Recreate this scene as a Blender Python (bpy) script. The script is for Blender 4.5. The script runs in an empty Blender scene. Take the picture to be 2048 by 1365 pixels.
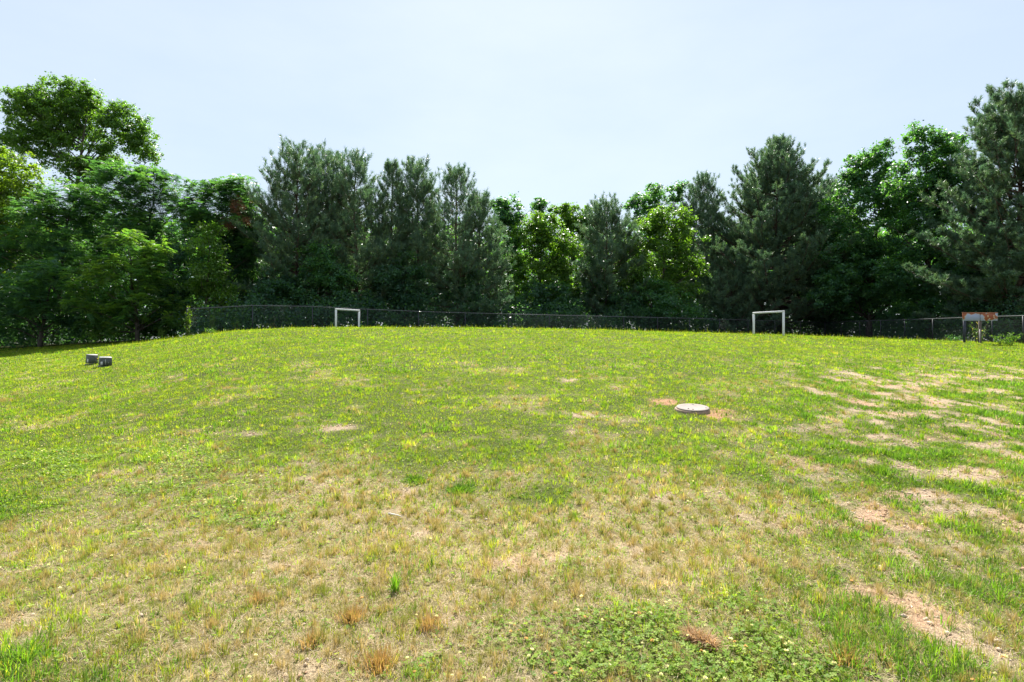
import bpy, math
import numpy as np

# ------------------------------------------------------------------ scene
sc = bpy.context.scene
COL = sc.collection
F = 2048 * 20.0 / 36.0          # focal length in photo pixels
EYE = 1.6
R = math.radians

def sstep(a, b, x):
    t = np.clip((x - a) / (b - a), 0, 1)
    return t * t * (3 - 2 * t)

# ---- value noise
def _hash(ix, iy, seed):
    h = (ix.astype(np.int64) * 374761393 + iy.astype(np.int64) * 668265263 + seed * 974634721) & 0xFFFFFFFF
    h = ((h ^ (h >> 13)) * 1274126177) & 0xFFFFFFFF
    h = (h ^ (h >> 16)) & 0xFFFFFF
    return h / float(0xFFFFFF)

def vnoise(x, y, seed=0):
    ix, iy = np.floor(x), np.floor(y)
    fx, fy = x - ix, y - iy
    fx = fx * fx * (3 - 2 * fx); fy = fy * fy * (3 - 2 * fy)
    a = _hash(ix, iy, seed); b = _hash(ix + 1, iy, seed)
    c = _hash(ix, iy + 1, seed); d = _hash(ix + 1, iy + 1, seed)
    return (a * (1 - fx) + b * fx) * (1 - fy) + (c * (1 - fx) + d * fx) * fy

def fbm(x, y, seed=0, o=3):
    s, a, n = 0, 1.0, 0
    for k in range(o):
        s = s + a * vnoise(x * 2 ** k + 17.3 * k, y * 2 ** k - 9.1 * k, seed + k); n += a; a *= .5
    return s / n

# ---- terrain: a lawn that climbs to a bank and levels off behind it
_cpx = [-900, -300, 0, 110, 260, 375, 450, 560, 670, 900, 1100, 1300, 1500, 1700, 1900, 2048, 2300, 2900]
_cpy = [730, 722, 713, 704, 690, 674, 663.5, 657.5, 656, 656.5, 659, 663.5, 669.5, 676.5, 684.5, 690, 696, 705]
_ppx = [-900, 0, 260, 375, 495, 837, 1400, 1650, 1817, 2048, 2900]
_ppz = [1.25, 1.25, 1.62, 1.88, 1.95, 1.95, 1.9, 1.8, 1.58, 1.48, 1.4]
_U = np.linspace(-1.8, 1.8, 721)
def _smooth(tab, k):
    w = np.exp(-0.5 * (np.arange(-3 * k, 3 * k + 1) / k) ** 2); w /= w.sum()
    return np.convolve(np.pad(tab, 3 * k, mode='edge'), w, mode='valid')
CREST = _smooth(EYE + (682.5 - np.interp(_U * F + 1024, _cpx, _cpy)) / F * 28.0, 5)
PLAT = _smooth(np.interp(_U * F + 1024, _ppx, _ppz), 6)
_Y = np.linspace(0, 40, 801)
_S = _smooth(np.interp(_Y, [5.5, 28.0, 40], [0, 1.0, 1.0]), 26)
_S = _S / np.interp(28.0, _Y, _S) * 1.0
def terrain(x, y):
    x = np.asarray(x, float); y = np.asarray(y, float)
    u = x / np.maximum(y, 4.0)
    c = np.interp(u, _U, CREST); p = np.interp(u, _U, PLAT)
    s = np.interp(np.minimum(y, 28.0), _Y, _S)
    z = c * s + (p - c) * sstep(28.0, 37.0, y)
    near = 1 - sstep(34, 40, np.abs(y))
    z = z + near * (.05 * (fbm(x / 2.3, y / 2.3, 5) - .5) + .03 * (fbm(x / .5, y / .5, 9, 2) - .5))
    return z

def proj(x, y, z):
    yy = np.maximum(y, .3)
    return 1024 + F * x / yy, 682.5 - F * (z - EYE) / yy

def at(px, py):
    """the ground point seen at a photo pixel"""
    Y = np.arange(1.5, 40, .02)
    X = (px - 1024) / F * Y
    _, q = proj(X, Y, terrain(X, Y))
    k = int(np.argmax(q <= py)) if (q <= py).any() else len(Y) - 1
    return float(X[k]), float(Y[k]), float(terrain(X[k], Y[k]))

# ------------------------------------------------------------------ helpers
def mk_mesh(name, verts, loops, starts, mat=None, col=None, smooth=False):
    me = bpy.data.meshes.new(name)
    verts = np.ascontiguousarray(verts, dtype=np.float32)
    me.vertices.add(len(verts)); me.vertices.foreach_set('co', verts.ravel())
    me.loops.add(len(loops)); me.loops.foreach_set('vertex_index', np.asarray(loops, np.int32))
    me.polygons.add(len(starts)); me.polygons.foreach_set('loop_start', np.asarray(starts, np.int32))
    if smooth: me.polygons.foreach_set('use_smooth', np.ones(len(starts), dtype=bool))
    if col is not None:
        at_ = me.attributes.new('col', 'FLOAT_COLOR', 'POINT')
        c4 = np.ones((len(verts), 4), np.float32); c4[:, :3] = col
        at_.data.foreach_set('color', c4.ravel())
    if mat is not None: me.materials.append(mat)
    me.update(calc_edges=True)
    return me

class Geo:
    """collects verts and polygons of one mesh"""
    def __init__(s): s.v = []; s.f = []; s.n = 0
    def add(s, v, f):
        s.v.append(np.asarray(v, float)); s.f += [tuple(i + s.n for i in q) for q in f]; s.n += len(v)
    def box(s, cx, cy, cz, sx, sy, sz, rz=0, taper=1.0, bev=0.0):
        pts = []
        b = min(bev, sx * .45, sy * .45, sz * .45)
        levels = [(-sz / 2, b), (-sz / 2 + b, 0), (sz / 2 - b, 0), (sz / 2, b)] if b > 0 else [(-sz / 2, 0), (sz / 2, 0)]
        ca, sa = math.cos(rz), math.sin(rz)
        for (z, ins) in levels:
            t = 1 + (taper - 1) * (z + sz / 2) / sz
            hx, hy = sx / 2 * t - ins, sy / 2 * t - ins
            c = b * .8
            ring = [(-hx + c, -hy), (hx - c, -hy), (hx, -hy + c), (hx, hy - c), (hx - c, hy), (-hx + c, hy), (-hx, hy - c), (-hx, -hy + c)] if b > 0 else [(-hx, -hy), (hx, -hy), (hx, hy), (-hx, hy)]
            pts += [(cx + x * ca - y * sa, cy + x * sa + y * ca, cz + z) for x, y in ring]
        m = 8 if b > 0 else 4; L = len(levels)
        fs = [tuple(range(m))[::-1], tuple(range((L - 1) * m, L * m))]
        for l in range(L - 1):
            for i in range(m):
                j = (i + 1) % m
                fs.append((l * m + i, l * m + j, (l + 1) * m + j, (l + 1) * m + i))
        s.add(pts, fs)
    def lathe(s, cx, cy, prof, n=48, tilt=(0, 0)):
        pts = []; fs = []
        for r, z in prof:
            for i in range(n):
                a = 2 * math.pi * i / n
                x, y = r * math.cos(a), r * math.sin(a)
                pts.append((cx + x, cy + y, z + x * tilt[0] + y * tilt[1]))
        for l in range(len(prof) - 1):
            for i in range(n):
                j = (i + 1) % n
                fs.append((l * n + i, l * n + j, (l + 1) * n + j, (l + 1) * n + i))
        fs.append(tuple(range(n))[::-1]); fs.append(tuple(range((len(prof) - 1) * n, len(prof) * n)))
        s.add(pts, fs)
    def tube(s, pts, rad, n=6):
        P = np.asarray(pts, float); rad = np.broadcast_to(np.asarray(rad, float), (len(P),))
        T = np.gradient(P, axis=0); T /= np.linalg.norm(T, axis=1)[:, None] + 1e-9
        ref = np.array([0, 0, 1.0]) if abs(T[:, 2]).mean() < .8 else np.array([1.0, 0, 0])
        A = np.cross(T, ref); A /= np.linalg.norm(A, axis=1)[:, None] + 1e-9
        B = np.cross(T, A)
        a = np.arange(n) * 2 * np.pi / n
        V = P[:, None] + rad[:, None, None] * (np.cos(a)[None, :, None] * A[:, None] + np.sin(a)[None, :, None] * B[:, None])
        fs = []
        for l in range(len(P) - 1):
            for i in range(n):
                j = (i + 1) % n
                fs.append((l * n + i, l * n + j, (l + 1) * n + j, (l + 1) * n + i))
        fs.append(tuple(range(n))[::-1]); fs.append(tuple(range((len(P) - 1) * n, len(P) * n)))
        s.add(V.reshape(-1, 3), fs)
    def build(s, name, mat, parent=None, smooth=False, loc=None):
        v = np.concatenate(s.v)
        loops = np.concatenate([np.asarray(f) for f in s.f]); ln = np.array([len(f) for f in s.f])
        me = mk_mesh(name, v, loops, np.concatenate([[0], np.cumsum(ln)[:-1]]), mat, smooth=smooth)
        return link(name, me, parent, loc)

def link(name, me, parent=None, loc=None):
    o = bpy.data.objects.new(name, me); COL.objects.link(o)
    if parent is not None: o.parent = parent
    if loc is not None: o.location = loc
    return o

def tag(o, label=None, cat=None, group=None, kind=None):
    if label: o['label'] = label
    if cat: o['category'] = cat
    if group: o['group'] = group
    if kind: o['kind'] = kind
    return o

def empty(name, loc, label, cat, group=None):
    o = bpy.data.objects.new(name, None); COL.objects.link(o); o.location = loc
    o.empty_display_size = .2
    return tag(o, label, cat, group)

# ------------------------------------------------------------------ materials
def new_mat(name):
    m = bpy.data.materials.new(name); m.use_nodes = True
    nt = m.node_tree; nt.nodes.clear()
    return m, nt, nt.nodes.new, nt.links.new

def leaf_mat(name, trans=.45, tcol=(1.5, 1.5, .5), rough=.45, spec=.4):
    """colour from the leaf's own attribute; a share of the light passes through"""
    m, nt, N, L = new_mat(name)
    out = N('ShaderNodeOutputMaterial'); mix = N('ShaderNodeMixShader'); mix.inputs[0].default_value = trans
    p = N('ShaderNodeBsdfPrincipled'); p.inputs['Roughness'].default_value = rough
    p.inputs['Specular IOR Level'].default_value = spec
    t = N('ShaderNodeBsdfTranslucent')
    a = N('ShaderNodeAttribute'); a.attribute_name = 'col'
    mul = N('ShaderNodeMix'); mul.data_type = 'RGBA'; mul.blend_type = 'MULTIPLY'; mul.inputs[0].default_value = 1
    mul.inputs[7].default_value = (*tcol, 1)
    L(a.outputs['Color'], p.inputs['Base Color']); L(a.outputs['Color'], mul.inputs[6]); L(mul.outputs[2], t.inputs['Color'])
    L(p.outputs[0], mix.inputs[1]); L(t.outputs[0], mix.inputs[2]); L(mix.outputs[0], out.inputs[0])
    return m

def rough_mat(name, c1, c2, scale=8, rough=.8, metal=0.0, bump=.3, c3=None, detail=6, stretch=(1, 1, 1)):
    m, nt, N, L = new_mat(name)
    out = N('ShaderNodeOutputMaterial'); p = N('ShaderNodeBsdfPrincipled')
    tc = N('ShaderNodeTexCoord'); mp = N('ShaderNodeMapping'); mp.inputs['Scale'].default_value = stretch
    n = N('ShaderNodeTexNoise'); n.inputs['Scale'].default_value = scale; n.inputs['Detail'].default_value = detail
    n.inputs['Roughness'].default_value = .65
    r = N('ShaderNodeValToRGB'); e = r.color_ramp.elements
    e[0].position = .32; e[0].color = (*c1, 1); e[1].position = .68; e[1].color = (*c2, 1)
    if c3:
        k = e.new(.74); k.color = (*c3, 1)
    b = N('ShaderNodeBump'); b.inputs['Strength'].default_value = bump; b.inputs['Distance'].default_value = .01
    L(tc.outputs['Object'], mp.inputs[0]); L(mp.outputs[0], n.inputs['Vector'])
    L(n.outputs[0], r.inputs[0]); L(r.outputs[0], p.inputs['Base Color'])
    L(n.outputs[0], b.inputs['Height']); L(b.outputs[0], p.inputs['Normal'])
    p.inputs['Roughness'].default_value = rough; p.inputs['Metallic'].default_value = metal
    L(p.outputs[0], out.inputs[0])
    return m

M_LEAF = leaf_mat('broad_leaf', .52, (2.2, 2.35, .5), .42, .38)
M_NEEDLE = leaf_mat('pine_needle', .35, (1.25, 1.4, .8), .42, .5)
M_GRASS = leaf_mat('grass_blade', .5, (1.5, 1.5, .6), .55, .14)
M_DRY = leaf_mat('dry_blade', .4, (1.3, 1.15, .75), .6, .12)
M_BARK = rough_mat('bark', (.035, .028, .022), (.10, .085, .07), 14, .95, bump=.8, stretch=(1, 1, .25))
M_PINEBARK = rough_mat('pine_bark', (.045, .03, .022), (.14, .09, .065), 10, .95, bump=.8, stretch=(1, 1, .4))

def ground_mat():
    m, nt, N, L = new_mat('lawn_soil')
    out = N('ShaderNodeOutputMaterial'); p = N('ShaderNodeBsdfPrincipled'); p.inputs['Roughness'].default_value = .95
    p.inputs['Specular IOR Level'].default_value = .1
    a = N('ShaderNodeAttribute'); a.attribute_name = 'col'
    geo = N('ShaderNodeNewGeometry')
    n1 = N('ShaderNodeTexNoise'); n1.inputs['Scale'].default_value = 22; n1.inputs['Detail'].default_value = 8; n1.inputs['Roughness'].default_value = .7
    n2 = N('ShaderNodeTexNoise'); n2.inputs['Scale'].default_value = 160; n2.inputs['Detail'].default_value = 3
    L(geo.outputs['Position'], n1.inputs['Vector']); L(geo.outputs['Position'], n2.inputs['Vector'])
    r1 = N('ShaderNodeValToRGB'); e = r1.color_ramp.elements
    e[0].position = .35; e[0].color = (.55, .52, .48, 1); e[1].position = .7; e[1].color = (1.25, 1.25, 1.25, 1)
    r2 = N('ShaderNodeValToRGB'); e = r2.color_ramp.elements
    e[0].position = .35; e[0].color = (.7, .7, .7, 1); e[1].position = .65; e[1].color = (1.2, 1.2, 1.2, 1)
    def mul():
        k = N('ShaderNodeMix'); k.data_type = 'RGBA'; k.blend_type = 'MULTIPLY'; k.inputs[0].default_value = 1; return k
    m1 = mul(); m2 = mul()
    L(n1.outputs[0], r1.inputs[0]); L(n2.outputs[0], r2.inputs[0])
    L(a.outputs['Color'], m1.inputs[6]); L(r1.outputs[0], m1.inputs[7]); L(m1.outputs[2], m2.inputs[6]); L(r2.outputs[0], m2.inputs[7])
    L(m2.outputs[2], p.inputs['Base Color'])
    ad = N('ShaderNodeMath'); ad.operation = 'ADD'; L(n1.outputs[0], ad.inputs[0]); L(n2.outputs[0], ad.inputs[1])
    b = N('ShaderNodeBump'); b.inputs['Strength'].default_value = .8; b.inputs['Distance'].default_value = .02
    L(ad.outputs[0], b.inputs['Height']); L(b.outputs[0], p.inputs['Normal'])
    L(p.outputs[0], out.inputs[0])
    return m

# ------------------------------------------------------------------ where the turf is green, dry, bare or clover
def G(px, py, cx, cy, rx, ry): return np.exp(-((px - cx) / rx) ** 2 - ((py - cy) / ry) ** 2)

def turf(x, y):
    z = terrain(x, y); px, py = proj(x, y, z)
    n1 = fbm(x / 1.1, y / 1.4, 21, 4); n2 = fbm(x / .45, y / .5, 31, 3); n3 = fbm(x / .22, y / .25, 41, 2)
    big = fbm(x / 3.2, y / 3.6, 51, 3)
    left = 1 - sstep(90, 520, px)
    right = sstep(1380, 1750, px + 120 * (n1 - .5))
    dry = sstep(860, 1020, py - 45 * sstep(950, 1250, px) + 230 * (n1 - .5) + 130 * (n2 - .5))
    dry = dry * (1 - .55 * left * (1 - sstep(980, 1060, py))) * (1 - .35 * left)
    dry = dry * (1 - .6 * right)
    dry = np.maximum(dry, .5 * sstep(.66, .78, n1) * sstep(690, 740, py))
    clover = .85 * sstep(.30, .95, G(px, py, 1240, 1295, 380, 120) + G(px, py, 1560, 1345, 240, 50) * .8 + 1.1 * (n2 - .5) + .5 * (n3 - .5))
    clover = np.maximum(clover, .8 * sstep(.52, .62, n2) * (G(px, py, 130, 905, 260, 55) + G(px, py, 300, 1050, 260, 90) + G(px, py, 1500, 830, 60, 25)))
    lushp = G(px, py, 60, 1345, 190, 55) + G(px, py, 20, 1010, 110, 60) + G(px, py, 920, 975, 34, 13) + G(px, py, 828, 958, 30, 11) + G(px, py, 20, 870, 60, 16) + .8 * G(px, py, 690, 690, 30, 14) + .9 * G(px, py, 805, 745, 45, 11) + .6 * G(px, py, 640, 715, 40, 10) + .8 * G(px, py, 860, 860, 90, 14)
    lushp = .75 * sstep(.25, .85, lushp + .9 * (n2 - .5) + .5 * (n3 - .5))
    dry = np.maximum(dry, .5 * sstep(.62, .76, n2) * sstep(690, 740, py)); dry = dry * (1 - lushp) * (1 - .8 * np.clip(clover, 0, 1))
    # worn strips run up the slope on the right
    st = fbm((x + .16 * y) / .42, y / 1.0, 61, 3) * .52 + .30 * n2 + .18 * n3
    rr = right * sstep(700, 760, py)
    bare = rr * sstep(.46, .66, st + .40 * (fbm(x / .13, y / .15, 97, 2) - .5))
    lush = np.maximum(lushp, rr * sstep(.50, .42, st))
    bare = np.maximum(bare, .7 * sstep(.60, .74, .6 * fbm(x / .34, y / .36, 71, 3) + .4 * n3) * sstep(690, 800, py) * (.4 + .6 * dry))
    for cx, cy, rx, ry in ((1325, 805, 30, 9), (1440, 826, 34, 10), (1135, 760, 32, 7), (690, 856, 50, 9), (500, 870, 40, 8), (1160, 830, 26, 5),
                           (1830, 1135, 60, 22), (1670, 1120, 50, 12), (1790, 1205, 70, 20), (1900, 1260, 90, 22), (1850, 1330, 70, 18), (1480, 838, 40, 8),
                           (1780, 830, 70, 14), (1900, 850, 80, 12), (1700, 820, 60, 10), (1850, 770, 90, 10), (1990, 780, 60, 9), (1950, 945, 90, 20), (1820, 990, 90, 18), (1880, 1020, 60, 14)):
        bare = np.maximum(bare, sstep(.38, .95, .9 * G(px, py, cx, cy, rx * 1.15, ry * 1.15) + 1.0 * (n2 - .5) + .7 * (n3 - .5)))
    bare = np.maximum(bare, .95 * sstep(.3, .7, np.maximum(G(px, py, 1330, 805, 32, 8), G(px, py, 1440, 829, 36, 11)) + .5 * (n3 - .5)))
    bare = bare * (1 - clover) * (1 - .8 * lushp)
    return dict(px=px, py=py, z=z, dry=np.clip(dry, 0, 1), bare=np.clip(bare, 0, 1), clover=np.clip(clover, 0, 1), lush=np.clip(lush, 0, 1), n1=n1, n2=n2, n3=n3, big=big)

def mixc(a, b, t):
    return np.asarray(a)[None] * (1 - t[:, None]) + np.asarray(b)[None] * t[:, None]

# ------------------------------------------------------------------ ground
def build_ground():
    xs = np.unique(np.concatenate([np.arange(-34, 34.01, .16), np.linspace(-90, -34, 40), np.linspace(34, 90, 40), [-2500, -900, -300, 300, 900, 2500]]))
    ys = np.unique(np.concatenate([[-600, -120, -30, -8, -3], np.arange(0, 38.01, .13), np.linspace(38, 90, 40), [150, 300, 900, 2500]]))
    X, Yg = np.meshgrid(xs, ys); x, y = X.ravel(), Yg.ravel()
    z = terrain(x, y)
    t = turf(x, y)
    soil = mixc((.42, .315, .225), (.47, .375, .285), t['n2'])
    red = np.clip(.5 * sstep(.5, .68, fbm(x / .6, y / .7, 83, 3)) + sstep(.1, .4, G(t['px'], t['py'], 1385, 815, 95, 24)), 0, 1)
    soil = soil * (1 - red[:, None]) + np.array([(.46, .25, .15)]) * red[:, None]
    thatch = mixc((.24, .20, .10), (.35, .285, .165), t['n3'])
    under = mixc((.06, .085, .015), (.10, .12, .025), t['n2'])  # shadow of the gaps between blades is put into this dark tone
    c = under * (1 - t['dry'][:, None]) + thatch * t['dry'][:, None]
    c = c * (1 - t['bare'][:, None]) + soil * t['bare'][:, None]
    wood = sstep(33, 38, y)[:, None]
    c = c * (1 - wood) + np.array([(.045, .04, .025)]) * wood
    nx, ny = len(xs), len(ys)
    i = (np.arange(ny - 1)[:, None] * nx + np.arange(nx - 1)[None]).ravel()
    q = np.stack([i, i + 1, i + nx + 1, i + nx], 1)
    me = mk_mesh('lawn_ground', np.stack([x, y, z], 1), q.ravel(), np.arange(len(q)) * 4, ground_mat(), c, smooth=True)
    tag(link('lawn_ground', me), 'sloping patchy lawn rising to a low bank', 'ground', kind='structure')
build_ground()

# ------------------------------------------------------------------ grass blades
def blades(root, az, lean, h, w, cb, cm, ct, curl=.5, rng=None):
    """one bent blade per row: verts (n,5,3)"""
    n = len(root)
    d = np.stack([np.cos(az), np.sin(az), np.zeros(n)], 1)
    tw = az + np.pi / 2 + rng.uniform(-.9, .9, n)
    s = np.stack([np.cos(tw), np.sin(tw), np.zeros(n)], 1) * (w / 2)[:, None]
    sl, cl = np.sin(lean), np.cos(lean)
    p1 = root + h[:, None] * .55 * (d * (sl * .8)[:, None] + np.array([0, 0, 1.]) * np.maximum(cl, .08)[:, None])
    l2 = np.minimum(lean * 1.25 + curl * .5, 1.75)
    p2 = p1 + h[:, None] * .45 * (d * np.sin(l2)[:, None] + np.array([0, 0, 1.]) * np.cos(l2)[:, None])
    V = np.stack([root - s, root + s, p1 - s * .8, p1 + s * .8, p2], 1)
    C = np.stack([cb, cb, cm, cm, ct], 1)
    return V.reshape(-1, 3), C.reshape(-1, 3)

def blade_mesh(name, V, C, mat):
    n = len(V) // 5
    pat = np.array([0, 1, 3, 2, 2, 3, 4]); off = np.arange(n)[:, None] * 5
    loops = (off + pat[None]).ravel()
    st = np.stack([np.arange(n) * 7, np.arange(n) * 7 + 4], 1).ravel()
    return mk_mesh(name, V, loops, st, mat, C)

GREEN = np.array([[.215, .30, .024], [.17, .27, .022], [.265, .32, .030], [.12, .215, .02]])
DKGREEN = np.array([[.10, .205, .022], [.135, .24, .024], [.08, .17, .022]])
STRAW = np.array([[.50, .41, .25], [.42, .34, .19], [.58, .50, .33], [.38, .29, .16]])
OLIVE = np.array([[.27, .28, .04], [.22, .26, .03], [.32, .29, .06]])

def scatter(rng, y0, y1, dens):
    half = .93 + .16
    area = half * (y1 ** 2 - y0 ** 2) + .8 * (y1 - y0)
    n = int(area * dens)
    y = np.sqrt(rng.uniform(y0 ** 2, y1 ** 2, n))
    x = rng.uniform(-1, 1, n) * (half * y + .4)
    return x, y

def pick(rng, pal, n): return pal[rng.integers(0, len(pal), n)]

def build_grass():
    rng = np.random.default_rng(11)
    Vg, Cg, Vd, Cd = [], [], [], []
    #        y0  y1  tufts/m2 blades  spread  width  filler/m2
    zones = [(1.7, 4.6, 290, 14, .022, .0030, 4200),
             (4.6, 8.0, 160, 14, .028, .0044, 1900),
             (8.0, 14.0, 62, 14, .036, .0068, 1250),
             (14.0, 22.0, 30, 13, .055, .011, 520),
             (22.0, 33.5, 17, 12, .085, .017, 300)]
    for (y0, y1, td, k, spread, w0, fd) in zones:
        x, y = scatter(rng, y0, y1, td)
        xe, ye = scatter(rng, y0, y1, td * 1.1); te = turf(xe, ye); ke = rng.random(len(xe)) < te['lush']   # the thick tussocks
        x = np.concatenate([x, xe[ke]]); y = np.concatenate([y, ye[ke]])
        t = turf(x, y); n = len(x)
        keep = rng.random(n) > np.clip(np.where(y < 8, .80, .62) * t['bare'] + .4 * t['clover'] * (y < 8), 0, .985)
        keep &= rng.random(n) > .22 * t['dry']
        x, y = x[keep], y[keep]; t = {a: b[keep] for a, b in t.items()}; n = len(x)
        isdry = rng.random(n) < t['dry'] * .42
        isol = (~isdry) & (rng.random(n) < .06 + .42 * t['dry'])
        isdk = (~isdry) & (~isol) & (rng.random(n) < .05 + .85 * t['lush'] + .35 * sstep(.56, .66, t['n2']) + .25 * sstep(.5, .65, t['big']))
        col = pick(rng, GREEN, n); col[isol] = pick(rng, OLIVE, isol.sum()); col[isdk] = pick(rng, DKGREEN, isdk.sum()); col[isdry] = pick(rng, STRAW, isdry.sum())
        yel = (.8 + .45 * t['n1'])[:, None]
        col = col * yel * (.7 + .6 * t['n3'])[:, None] * rng.uniform(.8, 1.2, (n, 1))
        hh = .034 + .028 * rng.random(n) + .05 * np.clip(t['n2'] - .42, 0, .4)
        hh = hh + isdk * (.012 + .026 * t['lush']) + isdry * rng.gamma(1.5, .007, n) + .05 * (t['n3'] - .5)
        clump = sstep(.33, .66, fbm(x / .33, y / .33, 93, 2))
        hh = hh * (.6 + .65 * clump) * (1 + .12 * (y > 8)) * np.where(isdry, .8, 1)
        hh = np.clip(hh, .018, .17)
        col = col * (.88 + .24 * clump)[:, None]
        # blades of each tuft
        idx = np.repeat(np.arange(n), k); m = len(idx)
        az = rng.uniform(0, 2 * np.pi, m); rad = np.abs(rng.normal(0, spread, m)) * (1 + .5 * isdk[idx])
        bx = x[idx] + np.cos(az) * rad; by = y[idx] + np.sin(az) * rad
        root = np.stack([bx, by, terrain(bx, by) - .004], 1)
        lean = np.clip(.18 + rad / (spread * 2.2) * .6 + rng.normal(0, .27, m) + .12 * isdk[idx], .02, 1.35)
        h = hh[idx] * rng.uniform(.55, 1.2, m); w = w0 * rng.uniform(.7, 1.4, m) * np.where(isdry[idx], .7, 1) * np.where(isdk[idx], 1.35, 1)
        cm = col[idx] * rng.uniform(.82, 1.18, (m, 1))
        straw = STRAW[rng.integers(0, 4, m)]
        tip = np.where((rng.random(m) < .03 + .5 * t['dry'][idx])[:, None], cm * .45 + straw * .55, cm * 1.1)
        cb = cm * np.array([[.95, .92, .9]])
        V, C = blades(root, az, lean, h, w, cb, cm, tip, .5, rng)
        dm = np.repeat(isdry[idx], 5)
        Vg.append(V[~dm]); Cg.append(C[~dm]); Vd.append(V[dm]); Cd.append(C[dm])
        # fine-bladed bunches of dying grass, tan above and olive below
        if y0 < 13:
            x, y = scatter(rng, y0, y1, (84, 60, 28)[zones.index((y0, y1, td, k, spread, w0, fd))]); tb = turf(x, y)
            ok = rng.random(len(x)) < tb['dry'] * (1 - .8 * tb['clover']); x, y = x[ok], y[ok]; nb = len(x); kb = 64
            idx = np.repeat(np.arange(nb), kb); m = len(idx)
            br = rng.uniform(.018, .045, nb) * (1 + .3 * (y0 > 5)); bh = rng.uniform(.04, .092, nb)
            az = rng.uniform(0, 2 * np.pi, m); rad = np.minimum(np.abs(rng.normal(0, 1, m)), 1.8) * br[idx]
            bx = x[idx] + np.cos(az) * rad; by = y[idx] + np.sin(az) * rad
            root = np.stack([bx, by, terrain(bx, by) - .004], 1)
            pal = np.array([[.44, .33, .16], [.36, .30, .12], [.50, .40, .22], [.27, .29, .08], [.21, .28, .05]])
            c0 = pick(rng, pal, nb)[idx] * rng.uniform(.75, 1.2, (m, 1)); ol_ = np.array([[.17, .20, .035]])
            V, C = blades(root, az, np.clip(rad / br[idx] * .42 + rng.normal(0, .2, m), .02, 1.3), bh[idx] * rng.uniform(.5, 1.15, m), w0 * .62 * rng.uniform(.7, 1.3, m), c0 * .5 + ol_ * .5, c0 * .8 + ol_ * .2, c0 * 1.1, .4, rng)
            Vd.append(V); Cd.append(C)
        # filler: short single blades and lying thatch
        x, y = scatter(rng, y0, y1, fd); t = turf(x, y); n = len(x)
        isd = rng.random(n) < np.clip(.02 + .44 * t['dry'] + .65 * t['bare'], 0, .92)
        keep = rng.random(n) > np.where(isd, .35 * t['bare'], .96 * t['bare'])
        x, y, isd = x[keep], y[keep], isd[keep]; t = {a: b[keep] for a, b in t.items()}; n = len(x)
        col = pick(rng, GREEN, n); ol = rng.random(n) < .05 + .4 * t['dry']; col[ol] = pick(rng, OLIVE, ol.sum())
        pale = np.array([[.54, .43, .28], [.60, .48, .33], [.46, .35, .22], [.62, .53, .39]])
        col[isd] = pick(rng, pale, isd.sum())
        col = col * (.8 + .45 * t['n1'])[:, None] * rng.uniform(.8, 1.2, (n, 1))
        az = rng.uniform(0, 2 * np.pi, n)
        lean = np.where(isd, rng.uniform(.9, 1.5, n), rng.uniform(.15, 1.2, n))
        h = np.where(isd, rng.uniform(.03, .08, n), rng.uniform(.02, .05, n)) * (1 + .4 * (y > 14))
        w = w0 * rng.uniform(.6, 1.2, n) * np.where(isd, .8, 1)
        root = np.stack([x, y, terrain(x, y) - .002 + isd * rng.uniform(0, .012, n)], 1)
        V, C = blades(root, az, lean, h, w, col * .95, col, col * 1.05, .35, rng)
        dm = np.repeat(isd, 5)
        Vg.append(V[~dm]); Cg.append(C[~dm]); Vd.append(V[dm]); Cd.append(C[dm])
    # wispy seed stalks along the crest and here and there
    n = 9000
    x = rng.uniform(-20, 27, n); y = rng.uniform(26.5, 31.5, n); az = rng.uniform(0, 6.28, n)
    root = np.stack([x, y, terrain(x, y)], 1)
    c = pick(rng, np.vstack([GREEN, GREEN, OLIVE]), n)
    V, C = blades(root, az, rng.uniform(.02, .3, n), rng.gamma(2.5, .03, n) + .04, np.full(n, .010), c, c, c, .2, rng)
    Vg.append(V); Cg.append(C)
    g = link('grass', blade_mesh('grass', np.concatenate(Vg), np.concatenate(Cg), M_GRASS))
    tag(g, 'short green and yellow-green turf grass all over the lawn', 'grass', kind='stuff')
    d = link('dry_grass', blade_mesh('dry_grass', np.concatenate(Vd), np.concatenate(Cd), M_DRY))
    tag(d, 'straw-coloured dry grass and thatch, thickest in the front of the lawn', 'dry grass', kind='stuff')
build_grass()

# ------------------------------------------------------------------ clover
def quads_mesh(name, V, C, mat):
    n = len(V) // 4
    return mk_mesh(name, V, np.arange(4 * n), np.arange(n) * 4, mat, C)

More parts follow.
